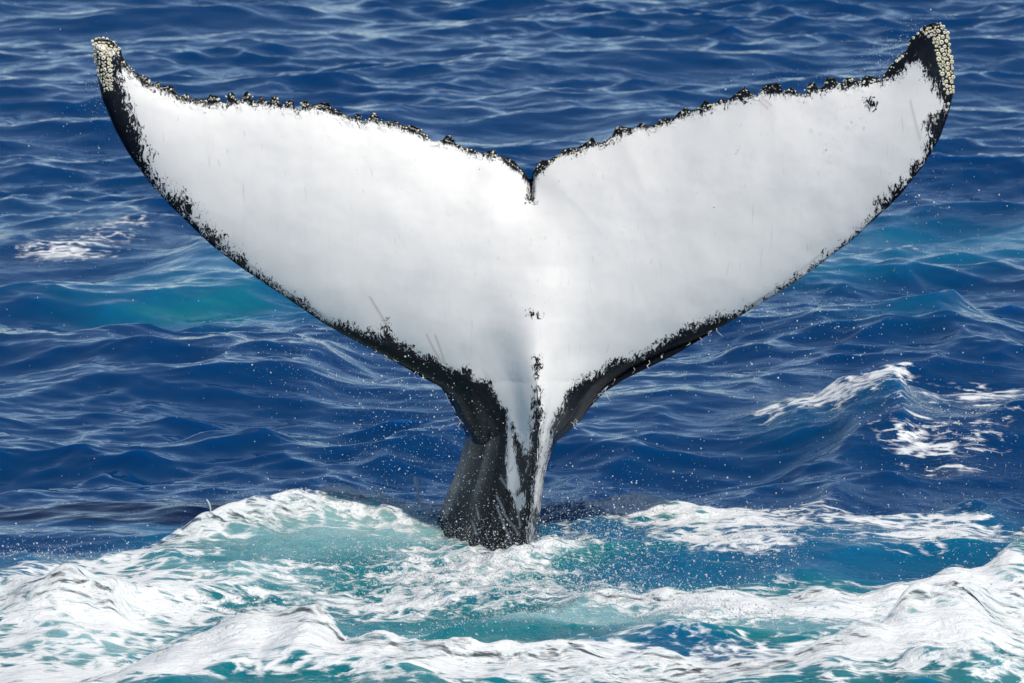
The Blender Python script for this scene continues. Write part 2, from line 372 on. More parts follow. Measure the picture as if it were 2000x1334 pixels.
def sea(x, y, spacing=None):
    """height-field of the sea: displaced positions and the foam, aeration and churn at each point"""
    h, dx, dy, h2, dx2, dy2 = tile(x, y)
    gust = np.clip(0.95 + 1.25 * fbm(x * .17 + 3, y * .26 + 1, 3, 31), .45, 1.6)
    gust = gust * np.interp(y, [-6, 0, 11, 20], [1.1, 1.3, 1.25, 1.0])
    gust = np.minimum(gust, 1.45)
    h = h + gust * h2; dx = dx + gust * dx2; dy = dy + gust * dy2
    broken = np.zeros_like(x); zadd = np.zeros_like(x)
    foam = np.zeros_like(x); milk = np.zeros_like(x); churn = np.zeros_like(x)
    near = (np.abs(x) < 9) & (y > -8) & (y < 42)
    xn, yn = x[near], y[near]
    z = np.zeros_like(xn); br = np.zeros_like(xn); fo = np.zeros_like(xn); mi = np.zeros_like(xn); ch = np.zeros_like(xn)
    for C in CREST.values():
        r, d, e = ridge(C, xn, yn)
        z = np.maximum(z, r) + 0.15 * np.minimum(z, r)
        fp = np.where(d < 0, np.exp(-(np.abs(d) / (C['ff'] * 1.35)) ** 2), np.exp(-(d / (C['fb'] * 1.5)) ** 2)) * e
        fo = np.maximum(fo, C['foam'] * 0.64 * fp); br = np.maximum(br, fp)
        mi = np.maximum(mi, (0.66 if C['y'].mean() < 3 else 0.15) * np.where(d < 0, np.exp(-(np.abs(d) / (C['ff'] * 2.0)) ** 2), fp) * e)
    for C in SWELL.values():
        r, d, e = ridge(C, xn, yn); z = z + r
    for (a, b, c, d, s) in FOAMB: fo = np.maximum(fo, 0) + s * blob(xn, yn, a, b, c, d) * (1 - np.clip(fo, 0, 1))
    for (a, b, c, d, s) in MILKB: mi = mi + s * blob(xn, yn, a, b, c, d) * (1 - np.clip(mi, 0, 1))
    for (a, b, c, d, s) in CHURNB: ch = np.maximum(ch, s * blob(xn, yn, a, b, c, d))
    mi = mi * (1 + np.interp(yn, [0, 5], [.55, 1.1]) * fbm(xn * .7, yn * 1.3, 4, 61))
    rough = np.clip(br * 1.2, 0, 1); z = z + rough * (0.050 * fbm(xn * 2.1, yn * 3.0, 4, 64))
    tz = ch * (0.030 * fbm(xn * 6.5, yn * 6.5, 3, 71) + 0.020 * perlin(xn * 19, yn * 19, 75))
    zadd[near] = z + tz; broken[near] = br; foam[near] = fo; milk[near] = mi; churn[near] = ch
    calm = 1 - 0.05 * np.clip(broken, 0, 1)
    # the whale's slick and splash zone round the tail
    calm *= 1 - 0.5 * np.exp(-((x / 1.6) ** 2 + ((y + .3) / 1.2) ** 2))
    far = 1.0 if spacing is None else 1 - sstep(0.12, 0.6, spacing)
    calm = calm * far
    X = x + dx * calm; Y = y + dy * calm; Z = h * calm + zadd
    return X, Y, Z, np.clip(foam, 0, 1), np.clip(milk, 0, 1), churn

def grow(a, b0, fac, end):
    out = []; st = b0; v = a
    while abs(v) < end:
        v += math.copysign(st, end if a >= 0 else -1); out.append(v); st *= fac
    return out
xs = list(np.arange(0, 3.0, 0.02)); st = 0.02
while xs[-1] < 6.6: st = min(st * 1.006, 0.045); xs.append(xs[-1] + st)
xs += grow(xs[-1], 0.06, 1.28, 3000)
xs = np.array([-v for v in xs[:0:-1]] + xs)
ys = list(np.arange(-4.6, 4.0, 0.022)); st = 0.022
while ys[-1] < 37: st = min(st * 1.004, 0.055); ys.append(ys[-1] + st)
ys += grow(ys[-1], 0.08, 1.26, 6000)
back = []; v = -4.6; st = 0.04
while v > -300: v -= st; back.append(v); st *= 1.3
ys = np.array(back[::-1] + ys)
GX, GY = np.meshgrid(xs, ys, indexing='xy')
spx = np.gradient(xs); spy = np.gradient(ys)
SPC = np.maximum(spx[None, :], spy[:, None])
X, Y, Z, fo, mi, ch = sea(GX.ravel(), GY.ravel(), SPC.ravel())
ny, nx = GX.shape
idx = np.arange(ny * nx).reshape(ny, nx)
quads = np.stack([idx[:-1, :-1], idx[:-1, 1:], idx[1:, 1:], idx[1:, :-1]], -1).reshape(-1, 4)
me = mesh_np('sea', np.stack([X, Y, Z], 1), quads, attrs={'foam': fo, 'milk': mi, 'churn': ch})
link('sea', me, M_WATER, kind='structure', label='deep blue choppy sea with turquoise patches around the whale')

# ------------------------------------------------------------------ thick white foam lying on the crests
def foam_mass(key, name, label):
    C = CREST[key]
    x0, x1 = max(C['x'][0] - .3, -3.3), min(C['x'][-1] + .3, 3.3)
    y0, y1 = C['y'].min() - C['ff'] * 2.2, C['y'].max() + .45
    y0 = max(y0, -4.5)
    gx, gy = np.meshgrid(xs[(xs > x0) & (xs < x1)], ys[(ys > y0) & (ys < y1)], indexing='xy')   # the sea's own grid, so foam lies on it
    x, y = gx.ravel(), gy.ravel()
    r, d, e = ridge(C, x, y)
    wv = np.clip(0.95 + 1.1 * perlin(x * 1.15 + 9, y * 0 + C['ff'] * 31, 55), .35, 1.8)
    prof = np.where(d < 0, np.exp(-(np.abs(d) / (C['ff'] * .8 * wv)) ** 1.1), np.exp(-(d / C['fb']) ** 2)) * e
    big = fbm(x * 1.5, y * 2.2, 3, 81); lump = 1 - 2.4 * billow(x * 4.6 + big, y * 5.6, 3, 85, .6); fine = fbm(x * 15, y * 22, 3, 91)
    hole = fbm(x * 1.5 + 5 - y * 1.1 + .5 * big, y * 5.2 + x * .5, 5, 95, .62)
    cover = np.clip(C['foam'] * prof * 0.80 + 0.42 * big + 0.50 * hole * (1.3 - prof) - 0.13 - 0.3 * (1 - sstep(.05, .30, prof)), 0, 1)
    thick = 0.003 + C['th'] * .8 * sstep(.3, .95, cover) * (0.8 + 0.5 * np.clip(lump, -.9, 1)) + 0.008 * np.abs(fine) * sstep(.3, .8, cover)
    t = cover - 0.08
    for (k, a_, b_, hh, ww) in PEAKS:
        if k == key:
            cx, cy = on_level(a_, b_, 0.12); rr = np.hypot(x - cx + .03 * perlin(x * 9, y * 9, 12), (y - cy) * .8)
            pk = np.exp(-(rr / ww) ** 1.4); thick = thick + hh * pk * (1 + .5 * perlin(x * 14, y * 14, 13)); cover = np.maximum(cover, np.clip(pk * 1.4, 0, .8))
    X, Y, Z, *_ = sea(x, y)
    keep = (t > 0).reshape(gx.shape)
    co = np.stack([X, Y - 0.12 * np.clip(thick, 0, 1), Z + thick], 1)
    n = np.arange(x.size).reshape(gx.shape)
    q = np.stack([n[:-1, :-1], n[:-1, 1:], n[1:, 1:], n[1:, :-1]], -1)
    kq = (keep[:-1, :-1] & keep[:-1, 1:] & keep[1:, 1:] & keep[1:, :-1])
    q = q[kq]
    used = np.unique(q); mp = np.full(x.size, -1); mp[used] = np.arange(len(used))
    me = mesh_np(name, co[used], mp[q], attrs={'thick': thick[used], 'cover': cover[used]})
    link(name, me, M_FOAM, label=label, cat='foam', kind='stuff')
    return len(q)
PEAKS = [('right', 1492, 1092, .11, .05), ('right', 1518, 1098, .07, .04), ('right', 1455, 1104, .05, .06), ('right', 1300, 1124, .03, .06), ('front_mid', 907, 1262, .05, .03), ('front_mid', 480, 1168, .05, .07), ('front_mid', 515, 1170, .05, .03), ('front_mid', 790, 1248, .03, .06),
         ('bottom', 1222, 1318, .07, .05), ('bottom', 1336, 1290, .04, .07), ('back_left', 540, 985, .04, .05), ('back_left', 700, 965, .04, .08), ('back_left', 610, 972, .03, .05), ('far_left', 20, 1075, .10, .06), ('far_left', 88, 1085, .06, .05), ('corner', 1760, 1310, .04, .08)]
nf = 0
for key, lab in (('back_left', 'bank of white foam behind the water left of the whale stock'),
                 ('far_left', 'thick white foam heap at the left edge of the picture'),
                 ('left_low', 'thin streaked foam running down from the left edge heap'),
                 ('front_mid', 'long white foam crest in the foreground left of centre'),
                 ('right', 'ragged white foam crest right of the whale with a splash peak'),
                 ('right_front', 'broad smooth white foam band sweeping up to the right edge'),
                 ('breaker', 'streaked white foam on the breaking wave crest far right'),
                 ('wash', 'low frothy wash of foam behind and right of the whale stock'),
                 ('collar', 'churned white collar of foam round the foot of the whale stock'),
                 ('corner', 'white foam patch in the lower right corner'),
                 ('bottom', 'small white foam crest at the bottom right of centre')):
    nf += foam_mass(key, 'sea_foam', lab)

# ------------------------------------------------------------------ the whale's tail
TRAIL_L = [(1035, 350), (1033, 350), (1027, 338.5), (1015, 326.5), (1003, 314.5), (991, 307), (974.5, 304), (965.5, 293.5), (952, 295), (940, 296.5), (922, 289), (910, 289), (892, 280), (880, 266.5), (871, 265), (863.5, 272.5), (847, 274), (832, 262), (817, 250), (805, 244), (790, 245.5), (775, 236.5), (760, 235), (743.5, 236.5), (736, 223), (727, 220), (718, 232), (707.5, 235), (703.5, 224), (696, 221), (690, 230), (684, 230), (664.5, 215), (651, 212), (642, 200), (618, 201.5), (606, 204.5), (600, 195.5), (592.5, 197), (588, 213.5), (576, 209), (570, 195.5), (561, 197), (555, 207.5), (549, 203), (538.5, 188), (531, 188), (528, 197), (517.5, 194), (510, 188), (502.5, 195.5), (492, 192.5), (484.5, 179), (477, 182), (469.5, 195.5), (462, 191), (454.5, 180.5), (445.5, 183.5), (442.5, 200), (432, 197), (423, 186.5), (409.5, 185), (403.5, 192.5), (396, 192.5), (375, 191), (363, 182), (352.5, 188), (343.5, 179), (337.5, 167), (327, 167), (315, 167), (309, 159.5), (297, 164), (288, 149), (282, 149), (264, 140), (250.5, 126.5), (240, 110), (235.5, 97), (216, 79), (195, 74), (182, 80)]
TRAIL_R = [(1035, 350), (1037.5, 349), (1042, 334), (1049.5, 323.5), (1057, 313), (1072, 311.5), (1087, 304), (1099, 292), (1111, 289), (1126, 289), (1141, 278.5), (1150, 277), (1156, 268), (1163.5, 277), (1177, 277), (1189, 269.5), (1198, 259), (1205.5, 247), (1214.5, 247), (1225, 248.5), (1240, 248.5), (1252, 239.5), (1264, 244), (1279, 242.5), (1288, 235), (1300, 229), (1315, 230), (1324, 221), (1337.5, 210.5), (1349.5, 215), (1366, 209), (1376.5, 195.5), (1390, 201.5), (1408, 192.5), (1420, 194), (1435, 183.5), (1447, 176), (1456, 170), (1465, 179), (1480, 185), (1492, 167), (1504, 164), (1520.5, 162.5), (1528, 176), (1537, 176), (1544.5, 170), (1555, 179), (1573, 182), (1579, 164), (1589.5, 159.5), (1595.5, 173), (1609, 167), (1615, 152), (1630, 152), (1639, 164), (1648, 161), (1652.5, 152), (1666, 152), (1678, 159.5), (1690, 147.5), (1705, 149), (1720, 152), (1729, 140), (1741, 125), (1753, 113), (1771, 95), (1777, 77), (1792, 65), (1804, 52), (1822, 45), (1838, 46)]
LEAD_L = [[(808, 1140), (822, 1100), (838, 1058), (855, 1017), (872, 965), (886, 932), (898, 896), (911, 853)],
          [(911, 853), (906, 839), (890, 811), (878, 783), (862, 758)],
          [(862, 758), (841, 742), (801, 722), (760, 700), (720, 679), (675, 656), (630, 630), (592, 604), (555, 579), (517, 554), (480, 529), (442, 501), (412, 478), (375, 443), (336, 405), (300, 367), (276, 335), (249, 297), (225, 254), (210, 218), (199.5, 194), (192, 158), (187, 125), (182, 100), (182, 80)]]
LEAD_R = [[(1046, 1140), (1049, 1090), (1050, 1062), (1054, 1026), (1056, 989), (1060, 957), (1064, 924), (1070, 892), (1078, 872), (1092, 845)],
          [(1092, 845), (1117, 827), (1145, 803), (1165, 777), (1198, 744)],
          [(1198, 744), (1246, 716), (1299, 692), (1355, 668), (1415, 635), (1460, 609), (1512, 577), (1557, 549), (1587, 527), (1625, 498), (1662, 471), (1692, 443), (1733, 406), (1759, 380), (1780, 353), (1804, 323), (1819, 299), (1837, 266), (1852, 224), (1859.5, 194), (1864, 170), (1861, 125), (1856.5, 92), (1850, 65), (1838, 46)]]
KEEL = [[(1026, 1140), (1033, 1075), (1040, 1000), (1047, 930), (1053, 850)], [(1053, 850), (1053, 800), (1051, 760)], [(1051, 760), (1047, 700), (1044, 620), (1042, 540), (1039, 450), (1035, 350)]]
KT = [0.0, 0.30, 0.42, 1.0]

def resample(p, u):                               # arc-length sampling of a polyline
    p = np.asarray(p, float); s = np.concatenate([[0], np.cumsum(np.hypot(*np.diff(p, axis=0).T))]); s /= s[-1]
    return np.stack([np.interp(u, s, p[:, 0]), np.interp(u, s, p[:, 1])], 1)
def resample_seg(segs, t):
    out = np.zeros((len(t), 2))
    for i, sg in enumerate(segs):
        m = (t >= KT[i]) & (t <= KT[i + 1]); out[m] = resample(sg, (t[m] - KT[i]) / (KT[i + 1] - KT[i]))
    return out
def smooth(p, n):
    for _ in range(n): p[1:-1] = 0.25 * p[:-2] + 0.5 * p[1:-1] + 0.25 * p[2:]
    return p
def poly_dist(p, poly, closed=False):             # distance of many points to a polyline
    poly = np.asarray(poly, float)
    if closed: poly = np.vstack([poly, poly[:1]])
    best = np.full(len(p), 1e9)
    for a, b in zip(poly[:-1], poly[1:]):
        ab = b - a; L = (ab ** 2).sum() + 1e-9
        t = np.clip(((p - a) @ ab) / L, 0, 1); q = p - (a + t[:, None] * ab)
        best = np.minimum(best, (q ** 2).sum(1))
    return np.sqrt(best)
def inside(p, poly):
    poly = np.asarray(poly, float); c = np.zeros(len(p), bool)
    for (x0, y0), (x1, y1) in zip(poly, np.roll(poly, -1, 0)):
        if y0 == y1: continue
        k = ((y0 > p[:, 1]) != (y1 > p[:, 1])) & (p[:, 0] < (x1 - x0) * (p[:, 1] - y0) / (y1 - y0) + x0); c ^= k
    return c

# dark markings of the underside, traced as closed shapes (image-plane units of 2.5 mm)
LEADL = sum([s for s in LEAD_L], []); LEADR = sum([s for s in LEAD_R], [])
in_L = [(238, 100), (243, 119), (236, 140), (240, 161), (244, 176), (249, 197), (256, 215), (265, 236), (270, 254), (282, 275), (289, 299), (291, 323), (297, 341), (312, 359), (327, 377), (350, 387), (362, 393), (376, 416), (392, 432), (420, 458), (439, 477), (457, 494), (478, 509), (503, 537), (525, 549), (540, 563), (585, 586), (611, 608), (630, 620), (663, 632), (686, 636), (712, 649), (748, 655), (756, 628), (764, 650), (773, 665), (809, 685), (841, 698), (874, 718), (898, 730), (902, 714), (910, 716), (918, 726), (931, 744), (953, 744), (967, 766), (979, 791), (989, 803), (991, 843), (989, 904), (991, 949), (1003, 969), (1010, 1000), (1025, 1030), (1026, 1140)]
OUTL = [(x - 22, y + 22) for x, y in LEADL]; OUTR = [(x + 22, y + 22) for x, y in LEADR]
DARK = [in_L + OUTL,
        [(1043, 760), (1053, 758), (1058, 803), (1056, 843), (1053, 884), (1049, 916), (1043, 949), (1038, 981), (1034, 1046), (1030, 1140), (1000, 1140), (1000, 985), (1017, 949), (1024, 924), (1031, 904), (1035, 868), (1036, 835), (1044, 803), (1042, 770)],
        [(1000, 826), (1009, 843), (1019, 872), (1031, 904), (1027, 930), (1020, 950), (1011, 916), (1005, 884), (1001, 850)],
        [(1045, 697), (1053, 698), (1054, 720), (1050, 737), (1045, 728)],
        [(1070, 895), (1076, 839), (1084, 819), (1099, 791), (1105, 771), (1119, 754), (1125, 748), (1145, 736), (1173, 722), (1198, 706), (1230, 698), (1246, 694), (1271, 681), (1300, 663), (1344, 643), (1392, 622), (1415, 617), (1445, 611), (1485, 590), (1530, 561), (1560, 541), (1600, 511), (1650, 477), (1690, 444), (1720, 410), (1708, 400), (1714, 391), (1738, 380), (1744, 367), (1765, 356), (1780, 334), (1789, 317), (1803, 312), (1810, 290), (1819, 275), (1811, 254), (1808, 236), (1834, 227), (1840, 212), (1836, 188), (1826, 164), (1812, 154), (1800, 152), (1806, 131), (1796, 119), (1771, 131), (1759, 147), (1732, 156), (1690, 163), (1650, 172), (1720, 148), (1780, 70), (1838, 46)] + OUTR[::-1],
        [(1042, 985), (1056, 1000), (1064, 1020), (1064, 1140), (1030, 1140), (1034, 1046)],
        [(1031, 345), (1041, 345), (1042, 385), (1046, 395), (1033, 397), (1032, 385)],
        [(1694, 192), (1702, 190), (1710, 203), (1706, 210), (1696, 204)],
        [(1034, 612), (1050, 612), (1050, 616), (1034, 617)]]
WHITE = [[(998, 968), (1012, 966), (1024, 962), (1022, 985), (1015, 1000), (1005, 985)]]
SCAR = [[(722, 580), (742, 612), (758, 640)], [(833, 653), (846, 680), (860, 704)], [(850, 655), (860, 682), (868, 708)], [(1778, 198), (1787, 235), (1797, 272)], [(1480, 195), (1500, 212)], [(1490, 192), (1506, 206)]]
PALE = [[(970, 988), (982, 1020), (999, 1059)], [(970, 968), (985, 1000)], [(978, 933), (990, 952)], [(923, 1020), (931, 1045)], [(1010, 985), (1016, 1030)], [(985, 1005), (1015, 1045)], [(930, 990), (936, 1015)]]
TSM = {}
def fluke(side):
    lead, trail = (LEAD_L, TRAIL_L) if side < 0 else (LEAD_R, TRAIL_R)
    nt, ns = 300, 330
    t = np.linspace(0, 1, nt); t = 1 - (1 - t) ** 1.25
    for k in KT[1:3]: t[np.argmin(np.abs(t - k))] = k
    s = np.linspace(0, 1, ns); s = np.where(s < .5, s, s)
    Lp = resample_seg(lead, t); Cp = resample_seg(KEEL, t)
    T = resample(trail, s); Ts = smooth(T.copy(), 100); TSM[side] = Ts
    A, D, N, TIP = Cp[0], Lp[0], Cp[-1], Lp[-1]
    S, Tt = np.meshgrid(s, t, indexing='xy')
    S3, T3 = S[..., None], Tt[..., None]
    B = A + (D - A) * s[:, None]
    P = (1 - S3) * Cp[:, None] + S3 * Lp[:, None] + (1 - T3) * B[None] + T3 * Ts[None] - ((1 - S3) * (1 - T3) * A + S3 * (1 - T3) * D + (1 - S3) * T3 * N + S3 * T3 * TIP)
    jag = np.stack([2.0 * perlin(T[:, 0] / 6.0, T[:, 1] * 0 + 2, 15), -3.2 * np.abs(perlin(T[:, 0] / 7.0, T[:, 1] * 0, 16)) + 1.0], 1) * np.interp(s, [0, .03, .9, .97], [0, 1, 1, 0])[:, None]
    P += sstep(0.955, 1.0, T3) * (1.25 * (T - Ts) + jag)[None]
    p = P.reshape(-1, 2); S = S.ravel(); Tt = Tt.ravel()
    px, py = p[:, 0], p[:, 1]
    # depth of the two surfaces
    def both(a, b, k=9.0): return -np.log(np.exp(-k * a) + np.exp(-k * b)) / k     # soft nearest of the two sides: no crease on the midline
    oth = LEAD_R if side < 0 else LEAD_L
    dl0 = poly_dist(p, np.vstack([np.asarray(x) for x in lead])) / 400.0
    dl = np.maximum(both(dl0, poly_dist(p, np.vstack([np.asarray(x) for x in oth])) / 400.0), 0)
    dl = np.where(np.abs(px - 1042) < 420, dl, dl0); dl = np.minimum(dl, dl0)
    dt = poly_dist(p, Ts) / 400.0; dt = np.where(Tt >= 1, 0, dt)
    sig = np.clip(np.abs(px - 1042) / 850.0, 0, 1)
    c = np.clip(dl / (dl + dt + 1e-6), 0, 1); c = np.where(S >= 1, 0, c)
    naca = 5 * (0.2969 * np.sqrt(c) - 0.126 * c - 0.3516 * c ** 2 + 0.2843 * c ** 3 - 0.1015 * c ** 4)
    thick = (0.36 - 0.29 * sig ** 0.6)
    thick = 0.36 - 0.29 * (np.sqrt(sig ** 2 + 0.12 ** 2) - 0.10) ** 0.8
    h = thick * (0.55 * naca + 0.27 * 4 * c * (1 - c))
    rim = 0.013 * np.sqrt(np.clip(1 - (1 - np.clip(dt / 0.02, 0, 1)) ** 2, 0, 1)) * (S < 1) * np.clip(dl / .05, 0, 1)
    h = np.maximum(h, rim)
    yc = -0.30 * sig ** 1.8 + 0.13 * (900 - py) / 400.0 + 0.02 * np.sin(sig * 7 + side) * sig
    yc += -0.06 * np.exp(-((sig - .55) / .25) ** 2) * c
    wide = np.interp(py, [350, 480, 620, 760, 900, 1100], [70, 90, 68, 44, 34, 30])
    K = np.interp(py, [350, 420, 520, 620, 700, 780, 860, 1140], [0, .004, .022, .065, .12, .16, .2, .2])
    keelx = resample_seg(KEEL, np.linspace(0, 1, 400)); kx = np.interp(-py, -keelx[:, 1][::1], keelx[:, 0])
    kd = np.abs(px - kx) / wide
    kr = K * np.exp(-kd ** np.interp(py, [600, 760], [2.0, 1.7]))
    yf = yc - h - kr
    yb = yc + h * 0.9 + 0.6 * K * np.exp(-(np.abs(px - kx) / 70) ** 1.6)
    # the stock below the flukes
    q = sstep(690, 905, py)
    if side < 0:
        g = np.interp(S, [0, .06, .2, .4, .58, .68, .8, .93, 1.0], [-.36, -.34, -.25, -.17, -.10, .01, .07, .16, .34])
        tab = np.linspace(0, 1, 400); gt = np.interp(tab, [0, .06, .2, .4, .58, .68, .8, .93, 1.0], [-.36, -.34, -.25, -.17, -.10, -.01, .06, .16, .34])
        for _ in range(500): gt[1:-1] = .25 * gt[:-2] + .5 * gt[1:-1] + .25 * gt[2:]
        g = np.interp(S, tab, gt)
        ye = 0.34
        gb = 0.62 + (ye - 0.62) * S ** 2.5
    else:
        g = -.36 + 0.62 * S ** 1.6; ye = .26
        gb = 0.62 + (ye - 0.62) * S ** 2.5
    yf = yf * (1 - q) + g * q; yb = yb * (1 - q) + gb * q
    slit = 0.05 * np.exp(-((px - 1037) / 5.0) ** 2) * (1 - sstep(380, 400, py)); yf = yf + slit * (1 - sstep(0.0, .03, S) * 0)
    edge = (S >= 1) | (Tt >= 1)
    ym = 0.5 * (yf + yb); yf = np.where(edge, np.where(q > 0, yf, ym), yf); yb = np.where(edge, yf, yb)
    yb = np.maximum(yb, yf)
    # trailing-edge lumps
    lump = sstep(0.975, .995, Tt) * (S < 1) * (Tt < 1)
    yf -= lump * 0.010 * np.abs(perlin(px / 9, py / 9, 7)); yb += lump * 0.010 * np.abs(perlin(px / 9, py / 9, 8))
    # pigment: signed distance to the dark shapes, in metres (negative inside)
    sd = np.full(len(p), 1e9)
    for poly in DARK:
        dd = poly_dist(p, poly, True); dd = np.where(inside(p, poly), -dd, dd); sd = np.minimum(sd, dd)
    for poly in WHITE:
        dd = poly_dist(p, poly, True); dd = np.where(inside(p, poly), -dd, dd); sd = np.maximum(sd, -dd)
    scar = sum(np.exp(-(poly_dist(p, l) / 2.0) ** 2) for l in SCAR); pale = sum(np.exp(-(poly_dist(p, l) / 1.8) ** 2) for l in PALE)
    band = np.interp(sig, [0, .1, .5, .75, .95, 1.0], [8, 9, 11, 13, 12, 8]) + 5 * perlin(px / 30, py * 0 + side, 3)
    sd = np.minimum(sd, dt * 400 - band)
    sd = np.minimum(sd, np.where(sig < .9, dl0 * 400 - 3.0, 99))
    pig = sd / 400.0
    rootish = np.exp(-(((px - 940) / 90) ** 2 + ((py - 860) / 130) ** 2))
    mott = np.clip(1.0 - 0.75 * rootish - 0.3 * (np.abs(px - 1040) < 60) * (py < 420), 0.2, 1)
    mott = np.where((sig > .6) & (dl0 < .12), 1.2 + .8 * (sig > .7) * (side < 0), mott)
    mott = mott * (0.45 + 0.55 * sstep(0.012, 0.06, dt)); mott = mott * (1 - 0.5 * sstep(820, 960, py) * (px < 1025))
    return dict(P=p, yf=yf, yb=yb, pig=pig, mott=mott, scar=np.clip(scar, 0, 1), pale=np.clip(pale, 0, 1), nt=nt, ns=ns, S=S, T=Tt, dt=dt)

def build_whale():
    cos, quads, pig, mot, sca, pal = [], [], [], [], [], []
    base = 0; info = {s_: fluke(s_) for s_ in (-1, 1)}
    nt, ns = info[1]['nt'], info[1]['ns']
    XX, YY = [np.concatenate([info[-1]['P'][:, j].reshape(nt, ns)[:, ::-1], info[1]['P'][:, j].reshape(nt, ns)[:, 1:]], 1) for j in (0, 1)]
    XX = np.maximum.accumulate(XX, 1) + np.arange(XX.shape[1]) * 0.02
    for k in ('yf', 'yb'):                        # soften the seam along the keel above the stock
        A = np.concatenate([info[-1][k].reshape(nt, ns)[:, ::-1], info[1][k].reshape(nt, ns)[:, 1:]], 1)
        c0, c1 = ns - 1 - 70, ns + 70
        w = np.interp(np.abs(np.arange(c0, c1) - (ns - 1)), [0, 28, 66], [1, 1, 0])[None] * np.interp(YY[:, ns - 1], [352, 375, 420, 600, 720, 800], [0, .5, 1, .8, .12, 0])[:, None]
        LE = 0.13 * (900 - YY) / 400.0; A = A - LE
        B, X_ = A[:, c0:c1], XX[:, c0:c1]
        hl = X_[:, 1:-1] - X_[:, :-2]; hr = X_[:, 2:] - X_[:, 1:-1]; al = hr / (hl + hr)
        for _ in range(0): B[:, 1:-1] += (w * 0.5)[:, 1:-1] * (B[:, :-2] * al + B[:, 2:] * (1 - al) - B[:, 1:-1])
        A = A + LE
        tv = info[1]['T'].reshape(nt, ns)[:, :1]; tl = tv[1:-1] - tv[:-2]; tr_ = tv[2:] - tv[1:-1]
        wr = np.exp(-((YY[:, [ns - 1]] - 850) / 85.0) ** 2)                # and where the flukes run into the stock
        for _ in range(260): A[1:-1] += 0.5 * wr[1:-1] * ((A[:-2] * tr_ + A[2:] * tl) / (tl + tr_) - A[1:-1])
        info[-1][k] = A[:, :ns][:, ::-1].ravel().copy(); info[1][k] = A[:, ns - 1:].ravel().copy()
    for side in (-1, 1):
        F = info[side]
        nt, ns = F['nt'], F['ns']
        f = np.stack(on_depth(F['P'][:, 0], F['P'][:, 1], F['yf']), 1); b = np.stack(on_depth(F['P'][:, 0], F['P'][:, 1], F['yb']), 1)
        n = nt * ns; i = np.arange(n).reshape(nt, ns)
        fi = base + i
        bi = base + n + i
        bi = np.where((F['S'].reshape(nt, ns) >= 1) | (F['T'].reshape(nt, ns) >= 1), fi, bi)
        cos += [f, b]; pig += [F['pig'], np.full(n, -1.0)]; mot += [F['mott'], np.full(n, .2)]; sca += [F['scar'], np.zeros(n)]; pal += [F['pale'], np.zeros(n)]
        qf = np.stack([fi[:-1, :-1], fi[:-1, 1:], fi[1:, 1:], fi[1:, :-1]], -1).reshape(-1, 4)
        qb = np.stack([bi[:-1, :-1], bi[1:, :-1], bi[1:, 1:], bi[:-1, 1:]], -1).reshape(-1, 4)
        if side < 0: qf = qf[:, ::-1]; qb = qb[:, ::-1]
        quads += [qf, qb]; base += 2 * n
    co = np.vstack(cos); q = np.vstack(quads)
    # weld the two halves along the keel
    key = np.round(co * 20000).astype(np.int64)
    _, first, inv = np.unique(key, axis=0, return_index=True, return_inverse=True); inv = inv.ravel()
    q = inv[q]
    co2 = co[first]; pg = np.concatenate(pig)[first]; mt = np.concatenate(mot)[first]
    bad = (q[:, 0] == q[:, 1]) | (q[:, 1] == q[:, 2]) | (q[:, 2] == q[:, 3]) | (q[:, 3] == q[:, 0]) | (q[:, 0] == q[:, 2]) | (q[:, 1] == q[:, 3])
    tri = []
    for r in q[bad]:
        u = list(dict.fromkeys(r.tolist()))
        if len(u) == 3: tri.append(u)
    me = mesh_np('body', co2, q[~bad], np.array(tri) if tri else None, {'pig': pg, 'mott': mt, 'scar': np.concatenate(sca)[first], 'pale': np.concatenate(pal)[first]})
    return me, info

whale = link('humpback_whale', None, label='raised humpback whale tail with white underside and black barnacled edges', cat='whale')
whale.location = (0, 0, 0)
body_me, WI = build_whale()
body = link('body', body_me, M_SKIN, whale)

FP = np.vstack([WI[-1]['P'], WI[1]['P']]); FY = np.concatenate([WI[-1]['yf'], WI[1]['yf']])
KD = kdtree.KDTree(len(FP[::2]))
for i_, (a_, b_) in enumerate(FP[::2].tolist()): KD.insert((a_, b_, 0), i_)
KD.balance(); FY2 = FY[::2]
def skin_at(px, py):                              # front-surface point and normal seen at a place
    def yy(a, b):
        sw = sy = 0
        for c, i, d in KD.find_n((a, b, 0), 5): w = 1 / (d * d + .5); sw += w; sy += w * FY2[i]
        return sy / sw
    y = yy(px, py); p = Vector(map(float, on_depth(px, py, y)))
    gx = (yy(px + 5, py) - yy(px - 5, py)) / (10 / 400); gz = (yy(px, py - 5) - yy(px, py + 5)) / (10 / 400)
    gx = max(-2, min(2, gx)); gz = max(-2, min(2, gz))
    return p, Vector((gx, -1, gz)).normalized()

